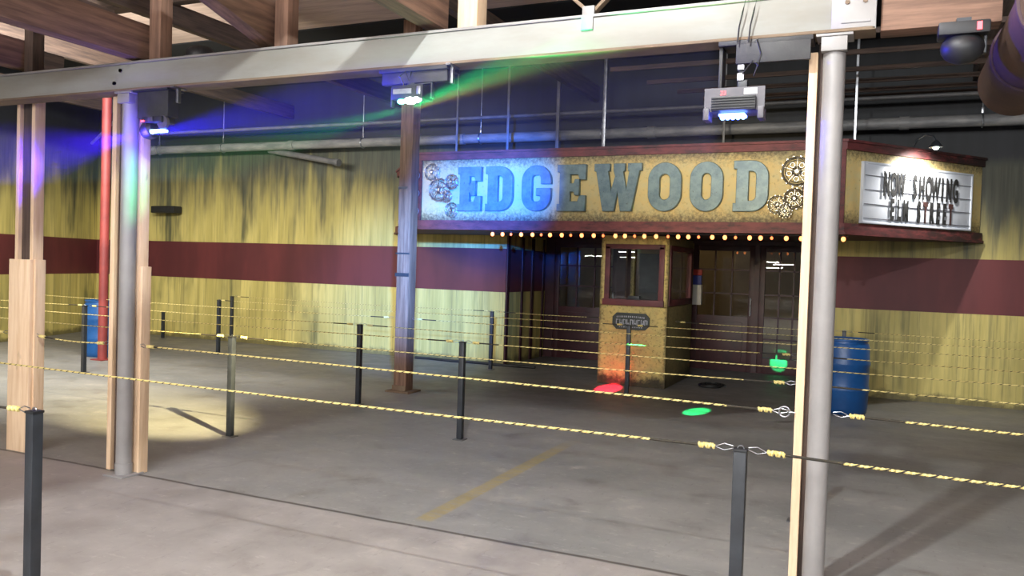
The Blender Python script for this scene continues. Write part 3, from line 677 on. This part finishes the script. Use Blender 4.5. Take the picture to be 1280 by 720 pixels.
# ------------------------------------------------------------------ queue posts
PH, PW = .925, .052
def queue_post(x, y, label, h=PH, rz=0.0):
    t = thing('queue_post', label, 'post', (x, y, 0), rz, group='black rope posts')
    MB().box((0, 0, h/2+.004), (PW, PW, h-.012), bevel=.004).build('tube', M['black_metal'], t)
    MB().box((0, 0, .004), (.105, .105, .008), bevel=.002).build('base_plate', M['thin_pipe'], t)
    MB().box((0, 0, h-.004), (PW+.006, PW+.006, .012), bevel=.003).build('cap', M['black_plastic'], t)
    MB().torus((0, 0, h+.002), .013, .0028, normal=(0, 1, 0), n=16, k=6).build('eye_bolt', M['galv'], t)
    return t
POSTS = [(-.50, 3.47, 'tall black post nearest the camera right of centre'), (-3.48, 2.49, 'black post nearest the camera at the left edge'),
         (-5.40, 5.78, 'black post in line with the left barrier, third row from the front'), (-.458, 5.78, 'black post just left of the right grey column'),
         (-3.56, 6.82, 'black post standing alone near the middle of the floor'), (-5.44, 7.86, 'black post left of the brown timber post'),
         (-9.94, 7.82, 'black post in front of the left blue barrel'), (-3.00, 10.46, 'black post in front of the ticket booth'),
         (-10.16, 10.55, 'black post near the rear wall, left one of a close pair'), (-5.60, 11.70, 'black post near the rear wall left of the recess'),
         (-11.0, 11.75, 'black post near the rear wall, right one of a close pair'), (-.42, 11.9, 'black post between the right barrel and the rear wall'),
         (-.62, 7.86, 'black post hidden mostly behind the right column, fifth row'), (-.55, 10.0, 'black post beside the right blue barrel')]
for x, y, l in POSTS: queue_post(x, y, l)
queue_post(-12.95, 11.95, 'short dark post against the rear wall at left', .52)

# ------------------------------------------------------------------ ropes
def rope(p, q, label, cordL=0.0, cordR=0.0, sag=.02, fine=.009, hookL=True, hookR=True, rr=.0054):
    p, q = Vector(p), Vector(q); D = (q-p); Ln = D.length; u = D.normalized(); side = Vector((-u.y, u.x, 0))
    t = thing('barrier_rope', label, 'rope', tuple(p), 0, 'yellow and black barrier ropes')
    def at(s): 
        k = s/Ln; return D*k + Vector((0, 0, -sag*4*k*(1-k)))
    hk = .075; a0 = hk if hookL else 0.0; b0 = Ln-(hk if hookR else 0.0)
    kn = .07
    s0 = a0 + (kn if hookL else 0); s1 = b0 - (kn if hookR else 0)
    ys, ye = s0 + cordL, s1 - cordR
    N = max(8, int((ye-ys)/fine)); mats = [0, 0, 0, 0, 0, 0, 1, 1, 0]
    MB().tube([at(ys+(ye-ys)*i/N) for i in range(N+1)], rr, n=9, lobes=3, pitch=.055, amp=.16, mats=mats).build('twisted_rope', [M['rope_yellow'], M['rope_black']], t)
    if cordL: MB().tube([at(s0-.01+(cordL+.03)*i/8) for i in range(9)], .006, n=8).build('elastic_cord', M['rope_black'], t)
    if cordR: MB().tube([at(ye-.02+(cordR+.03)*i/8) for i in range(9)], .006, n=8).build('elastic_cord', M['rope_black'], t)
    for on, c0, sgn in ((hookL, a0, 1), (hookR, b0, -1)):
        if not on: continue
        b = MB(); 
        for j in range(5): b.torus(at(c0+sgn*(.008+j*.014)), .009, .0055, normal=u+Vector((0, 0, .35*(-1)**j)), n=12, k=6)
        b.tube([at(c0+sgn*.0)+side*.009*0, at(c0+sgn*kn*.5)+Vector((0, 0, .006)), at(c0+sgn*kn)], .007, n=7)
        b.build('knot', M['rope_yellow'], t)
        e = at(c0); tip = at(max(0, min(Ln, c0-sgn*hk)))
        b = MB(); m_ = (e+tip)/2
        b.tube([e, m_+Vector((0, 0, .016)), tip+Vector((0, 0, .009)), tip, m_+Vector((0, 0, -.012)), e], .0022, n=6)
        b.build('snap_hook', M['galv'], t)
    return t
ZR = .925
g = .03
# front row (3.5)
rope((-8.2, 3.56, ZR), (-.50-g, 3.47, ZR), 'long yellow rope of the front row, left of the nearest post', cordR=.19, hookL=False, fine=.008)
rope((-.50+g, 3.47, ZR), (2.6, 3.55, ZR), 'yellow rope of the front row, right of the nearest post', cordL=.20, hookR=False, fine=.008, sag=.03)
rope((-5.9, 2.47, ZR), (-3.48-g, 2.49, ZR), 'short rope end reaching the foreground post at the left edge', cordR=.35, hookL=False)
# column row (4.4)
rope((-5.03, 4.43, .968), (-.405, 4.36, .955), 'yellow rope of the second row between the two grey columns', cordR=.14, cordL=.02, fine=.008, sag=-.005)
rope((-.19, 4.37, .965), (2.8, 4.40, .95), 'yellow rope of the second row right of the right grey column', cordL=.16, hookR=False, fine=.008, sag=.01)
rope((-6.31, 4.50, .965), (-5.36, 4.44, .965), 'short rope between the far left timber post and the left column', cordL=.12)
rope((-9.0, 4.52, .965), (-6.62, 4.50, .965), 'rope leading left from the far left timber post', cordR=.1, hookL=False)
# rows behind
def row(y, xs, zz, names, ends=(True, True), cords=None):
    for i in range(len(xs)-1):
        hl = not (i == 0 and not ends[0]); hr = not (i == len(xs)-2 and not ends[1])
        rope((xs[i]+(g if hl else 0), y, zz), (xs[i+1]-(g if hr else 0), y, zz), names[i], cordL=.18 if hl else 0, cordR=.18 if hr else 0, hookL=hl, hookR=hr, fine=.014, sag=.012, rr=.0044)
row(5.78, [-9.6, -5.40, -.458, 3.0], ZR, ['rope of the third row running left from its left post', 'rope of the third row between its two posts', 'rope of the third row right of the right column'], (False, False))
row(6.82, [-11.6, -3.56, 3.3], ZR, ['rope of the fourth row left of the lone middle post', 'rope of the fourth row right of the lone middle post'], (False, False))
row(7.86, [-12.6, -9.94, -5.44, -.62, 3.5], ZR, ['rope of the fifth row left of the post by the barrel', 'rope of the fifth row between barrel post and timber post', 'rope of the fifth row from timber post to right column', 'rope of the fifth row right of the right column'], (False, False))
row(8.93, [-12.3, -5.64], .945, ['rope of the sixth row left of the brown timber post'], (False, True))
row(8.93, [-5.42, 3.7], .945, ['rope of the sixth row right of the brown timber post'], (True, False))
row(10.5, [-10.16, -3.00, 4.0], ZR, ['rope of the seventh row between rear left post and booth post', 'rope of the seventh row right of the booth post'], (True, False))
row(11.78, [-11.0, -5.60, -3.67], ZR, ['rope of the last row left of the recess post', 'rope of the last row between recess post and ticket booth'], (True, True))
row(11.78, [-2.72, -.42, 4.2], ZR, ['rope of the last row between ticket booth and right barrel', 'rope of the last row right of the barrel'], (True, False))
# eye bolts in the columns
t = tag(MB().torus((0, 0, 0), .026, .005, normal=(0, 1, 0)).cyl((.02, 0, 0), (.05, 0, 0), .005).build('eye_bolt', M['galv'], loc=(-.42, 4.36, .955)), 'large steel eye bolt in the pale stud of the right column', 'bolt')

# ------------------------------------------------------------------ effect lamps under the beam
# right: box effect light
t = thing('mounting_board', 'dark mounting board under the beam above the right effect lamp', 'board', (-.60, 4.37, BZ0))
MB().box((.02, 0, -.012), (.46, .16, .024), bevel=.003).build('top_plank', M['dark_board'], t)
MB().box((.06, -.07, -.07), (.36, .02, .10), bevel=.003).build('face_plank', M['dark_board'], t)
MB().box((-.20, 0, -.13), (.018, .1, .22), bevel=.003).build('side_strip', M['dark_board'], t)
tr = thing('effect_light', 'grey box shaped effect lamp hanging under the beam at right, glowing blue', 'stage light', (-.715, 4.33, 2.43))
b = MB(); b.prism([(-.15, -.07), (.15, -.07), (.13, .09), (-.13, .09)], .045, .165); b.build('housing', M['lamp_grey'], tr)
b = MB(); b.box((0, -.085, .08), (.22, .03, .07), bevel=.004)
for i in range(5): b.box((0, -.103, .055+i*.013), (.21, .008, .004))
b.build('vent_grille', M['black_plastic'], tr)
for sx in (-.135, .135): MB().box((sx, -.045, .03), (.03, .10, .06), bevel=.004).build('corner_guard', M['lamp_grey'], tr)
MB().box((.08, -.0715, .142), (.065, .003, .030)).build('white_sticker', M['white'], tr)
me = text_mesh('33', .030, .001); me.materials.append(M['led_red']); o = bpy.data.objects.new('red_display', me); COL.objects.link(o); o.parent = tr; o.location = (-.055, -.074, .128)
b = MB().box((-.01, -.03, .028), (.13, .09, .012), bevel=.003)
for i in range(5): b.sphere((-.06+i*.026, -.04, .018), .013, n=10)
b.build('led_panel', M['led_blue'], tr)
MB().box((.03, 0, .185), (.05, .05, .05), bevel=.006).box((.02, 0, .26), (.028, .03, .13), bevel=.004).bar((.03, 0, .31), (.11, 0, .385), .02, .03).build('bracket', M['black_metal'], tr)
MB().box((.02, -.02, .225), (.035, .02, .04), bevel=.004).box((.02, -.02, .28), (.035, .02, .04), bevel=.004).build('clamp', M['galv'], tr)
b = MB(); b.tube([(.03, -.03, .24), (.08, -.04, .30), (.11, -.05, .27), (.09, -.05, .22), (.12, -.04, .33), (.10, -.06, .40)], .004)
b.build('cable_loop', M['rubber'], tr)
lamp('POINT', 'blue_effect_light', (-.72, 4.26, 2.40), 2.6, (.12, .1, 1), shadow_soft_size=.05)
# cables over the beam face
for dx, l in ((0, 'left of two thin black cables hanging over the beam'), (.055, 'right of two thin black cables hanging over the beam')):
    tag(MB().tube([(dx+.03, .05, .24), (dx+.03, -.02, .22), (dx+.01, -.025, .12), (dx-.005, -.02, .05), (dx-.01, -.02, -.03)], .004).build('cable', M['rubber'], loc=(-.70, 4.285, BZ0+.01)), l, 'cable')
# centre lamp
t = thing('mounting_board', 'dark mounting block under the beam above the middle effect lamp', 'board', (-2.64, 4.37, BZ0))
MB().box((0, 0, -.012), (.48, .16, .024), bevel=.003).build('top_plank', M['dark_board'], t)
MB().box((0, -.04, -.055), (.46, .04, .075), bevel=.003).build('face_plank', M['dark_board'], t)
tc = thing('effect_light', 'black effect lamp in the middle under the beam, flaring white and green', 'stage light', (-2.66, 4.33, 2.60))
MB().box((0, 0, .085), (.22, .13, .085), bevel=.008).build('housing', M['black_plastic'], tc)
MB().box((-.03, -.068, .09), (.13, .006, .03)).box((.085, -.068, .092), (.028, .01, .05), bevel=.003).build('control_panel', M['galv'], tc)
b = MB().box((0, 0, .135), (.05, .05, .03), bevel=.004); b.box((-.14, 0, .07), (.012, .03, .12), bevel=.003); b.box((.14, 0, .10), (.012, .03, .10), bevel=.003); b.bar((-.14, 0, .13), (.14, 0, .145), .03, .01); b.build('yoke', M['black_metal'], tc)
b = MB(); b.sphere((.02, -.05, .035), .028, (1.5, 1, .8)); b.sphere((.065, -.05, .04), .022, (1.3, 1, .8)); b.build('lens', M['led_white'], tc)
MB().sphere((-.045, -.05, .032), .020, (1.4, 1, .8)).build('lens', M['led_green'], tc)
b = MB().tube([(-.02, -.06, .12), (-.05, -.07, .18), (-.01, -.07, .21), (.01, -.06, .15), (.02, -.05, .21)], .004); b.build('cable_loop', M['rubber'], tc)
lamp('POINT', 'green_effect_light', (-2.66, 4.22, 2.58), 2.0, (.25, 1, .45), shadow_soft_size=.05)
tag(MB().box((0, 0, -.045), (.02, .03, .11), bevel=.003).box((.0, 0, .005), (.03, .12, .012)).build('beam_clamp', M['galv'], loc=(-2.385, 4.33, BZ0-.008)), 'pale clamp under the beam right of the middle lamp', 'clamp')
tag(MB().box((0, 0, -.045), (.02, .03, .11), bevel=.003).box((.0, 0, .005), (.03, .12, .012)).build('beam_clamp', M['galv'], loc=(-4.59, 4.33, BZ0-.008)), 'pale clamp under the beam right of the left lamp', 'clamp')
# left lamp
t = thing('mounting_board', 'dark mounting block under the beam above the left effect lamp', 'board', (-4.83, 4.37, BZ0))
MB().box((0, 0, -.10), (.30, .10, .20), bevel=.005).build('block', M['dark_board'], t)
MB().box((0, 0, -.006), (.34, .15, .012)).build('plate', M['black_metal'], t)
tl2 = thing('effect_light', 'black moving head lamp right of the left column, glowing blue', 'stage light', (-4.76, 4.33, 2.50))
MB().box((-.02, 0, .115), (.20, .13, .045), bevel=.01).build('base', M['black_plastic'], tl2)
b = MB(); b.lathe([(.0, -.05), (.05, -.05), (.065, -.02), (.065, .03), (.045, .055), (.0, .06)], (-.10, 0, .05), 20, Matrix.Rotation(PI/2.4, 4, 'Y')); b.build('head', M['black_plastic'], tl2)
MB().cyl((.065, -.02, .095), (.065, -.045, .095), .048, n=24).build('round_disc', M['lamp_grey'], tl2)
MB().box((-.02, -.072, .115), (.045, .006, .035), bevel=.002).build('control_panel', M['lamp_grey'], tl2)
MB().box((-.10, -.068, .105), (.03, .006, .010)).build('red_display', M['led_red'], tl2)
b = MB(); 
for i in range(4): b.sphere((-.02+i*.028, -.05, .022+.004*i), .015, (1.2, 1, .8), 10)
b.box((.02, -.03, .035), (.13, .05, .02), bevel=.005); b.build('led_panel', M['led_blue'], tl2)
lamp('POINT', 'blue_effect_light', (-4.86, 4.24, 2.50), 9, (.10, .06, 1), shadow_soft_size=.05)
# blue and coloured beams thrown on the place by these lamps
lamp('SPOT', 'blue_beam', (-2.66, 4.47, 2.56), 11000, (.0, .14, 1), aim=(-5.1, 10.4, 2.78), spot_size=.38, spot_blend=1, shadow_soft_size=.03)
lamp('SPOT', 'pale_blue_beam', (-2.70, 4.47, 2.54), 6500, (.12, .36, 1), aim=(-7.5, 12.35, .9), spot_size=.46, spot_blend=1, shadow_soft_size=.05)
lamp('SPOT', 'red_beam', (-2.68, 4.47, 2.56), 60000, (1, .02, .05), aim=(-3.38, 10.85, 0), spot_size=.055, spot_blend=.4, shadow_soft_size=.01)
lamp('SPOT', 'green_beam', (-2.62, 4.47, 2.56), 16000, (.02, 1, .25), aim=(-1.93, 9.72, 0), spot_size=.05, spot_blend=.4, shadow_soft_size=.01)
lamp('SPOT', 'green_beam', (-2.60, 4.47, 2.56), 30000, (.02, 1, .25), aim=(-1.50, 14.0, .22), spot_size=.03, spot_blend=.4, shadow_soft_size=.01)
lamp('SPOT', 'yellow_beam', (-2.70, 4.47, 2.56), 3800, (1, .84, .45), aim=(-6.85, 6.25, 0), spot_size=.42, spot_blend=1, shadow_soft_size=.03)
lamp('SPOT', 'amber_wash', (-1.6, 4.5, 2.5), 420, (1, .80, .45), aim=(-1.9, 10.4, 2.5), spot_size=.55, spot_blend=1, shadow_soft_size=.05)
# thin smoke volume added under the beam to imitate lens flare round the lamps
hz = NT('added_flare_haze'); hz.t.nodes.remove(hz.b); vs = hz.n('ShaderNodeVolumeScatter'); vs.inputs['Density'].default_value = .06; vs.inputs['Anisotropy'].default_value = .0
hz.l(vs.outputs[0], hz.t.nodes['Material Output'].inputs['Volume'])
tag(MB().box((0, 0, 0), (6.5, .44, .66)).build('flare_haze', hz.m, loc=(-4.05, 4.235, 2.505), smooth=False), 'thin smoke added under the steel beam to imitate blue and green lamp flare', 'flare_haze', kind='stuff')
lamp('SPOT', 'green_streak_beam', (-2.60, 4.20, 2.575), 1500, (.02, 1, .25), aim=(-1.0, 4.20, 3.08), spot_size=.30, spot_blend=1, shadow_soft_size=.02)  # this and the next spots are added to draw flare streaks through the smoke
lamp('SPOT', 'green_streak_beam', (-2.66, 4.20, 2.565), 380, (.02, 1, .25), aim=(-4.3, 4.20, 2.28), spot_size=.30, spot_blend=1, shadow_soft_size=.02)
lamp('SPOT', 'yellow_streak_beam', (-2.58, 4.20, 2.56), 800, (1, .6, .12), aim=(-1.0, 4.20, 2.98), spot_size=.22, spot_blend=1, shadow_soft_size=.02)
lamp('SPOT', 'blue_streak_beam', (-4.70, 4.20, 2.50), 1900, (.02, .01, 1), aim=(-2.9, 4.20, 2.64), spot_size=.34, spot_blend=1, shadow_soft_size=.02)
lamp('SPOT', 'blue_streak_beam', (-4.86, 4.20, 2.49), 1500, (.05, .01, 1), aim=(-7.0, 4.22, 2.25), spot_size=.5, spot_blend=1, shadow_soft_size=.02)
# right rear device
t = thing('effect_light', 'dark round lamp with a red display hanging at the upper right', 'stage light', (.30, 4.30, 2.70))
b = MB(); b.sphere((0, 0, .02), .085, (1.1, .9, .85), 20); b.box((0, 0, .10), (.21, .14, .06), bevel=.01); b.build('head', M['black_plastic'], t)
MB().box((.06, -.074, .10), (.02, .006, .035)).build('red_display', M['led_red'], t)
MB().box((0, 0, .14), (.06, .05, .03)).box((.09, 0, .05), (.012, .04, .12), bevel=.003).build('yoke', M['black_metal'], t)
t = thing('effect_light', 'black dome shaped lamp sitting on top of the beam at left', 'stage light', (-4.48, 4.42, BZ1))
MB().lathe([(.0, .0), (.10, .0), (.105, .02), (.10, .05), (.07, .085), (.0, .10)], n=24).build('dome', M['black_plastic'], t)
MB().cyl((0, 0, 0), (0, 0, .012), .115, n=24).build('rim', M['black_metal'], t)
# pendant bulb at the left
t = thing('pendant_lamp', 'small bright hanging bulb at the far left under the roof', 'lamp', (-10.9, 7.6, 4.0))
MB().cyl((0, 0, .05), (0, 0, .93), .006, n=8).build('cord', M['rubber'], t)
MB().sphere((0, 0, -.06), .045, (1, 1, 1.8)).build('bulb', M['lamp_warm'], t)
MB().cyl((0, 0, .0), (0, 0, .07), .03, n=14).build('socket', M['galv'], t)

# ------------------------------------------------------------------ odds and ends on the walls and floor
t = thing('wall_speaker', 'dark wall speaker on the rear wall behind the left column', 'speaker', (-13.2, WY-.15, 2.50))
MB().box((0, 0, .07), (.62, .22, .14), bevel=.02).build('cabinet', M['black_plastic'], t)
MB().box((0, .12, .07), (.16, .06, .1), bevel=.005).build('bracket', M['black_metal'], t)
pts = [(-8.0+.25*i, 12.22+.03*math.sin(i*1.7), .022) for i in range(10)]
tag(MB().tube([(p[0]+8, p[1]-12.2, 0) for p in pts], .022, n=10).build('rubber_hose', M['rubber'], loc=(-7.3, 12.2, .022)), 'black hose lying along the foot of the rear wall', 'hose')
pts = [(.20*math.cos(a)*(1-.02*i), .26*math.sin(a)*(1-.02*i), .018+.010*(i//12)) for i, a in enumerate([k*PI/6 for k in range(30)])]
tag(MB().tube(pts, .016, n=8).build('cable_coil', M['rubber'], loc=(-2.18, 12.0, 0)), 'coil of black cable on the floor right of the ticket booth', 'cable')
# hanging tube fixtures far behind the camera (seen mirrored in the glass)
for k, (x, y, zl) in enumerate(((-18.7, -22, 2.5), (-18.5, -26.5, 2.55), (-13.6, -24, 2.7), (-14.7, -28, 2.45), (-6.5, -26, 2.43), (-5.2, -22, 2.25), (-6.6, -29, 2.1))):
    t = thing('ceiling_light', 'twin tube fixture hanging far behind the camera', 'light', (x, y, zl), .2, 'tube fixtures behind the camera')
    MB().box((0, 0, .06), (1.25, .3, .05), bevel=.01).build('housing', M['white'], t)
    for s in (-.08, .08): MB().cyl((-.6, s, .02), (.6, s, .02), .02, n=10).build('tube', M['tube'], t)
    MB().cyl((-.5, 0, .08), (-.5, 0, 4.94-zl), .005, n=6).cyl((.5, 0, .08), (.5, 0, 4.94-zl), .005, n=6).build('hanger_rods', M['galv'], t)
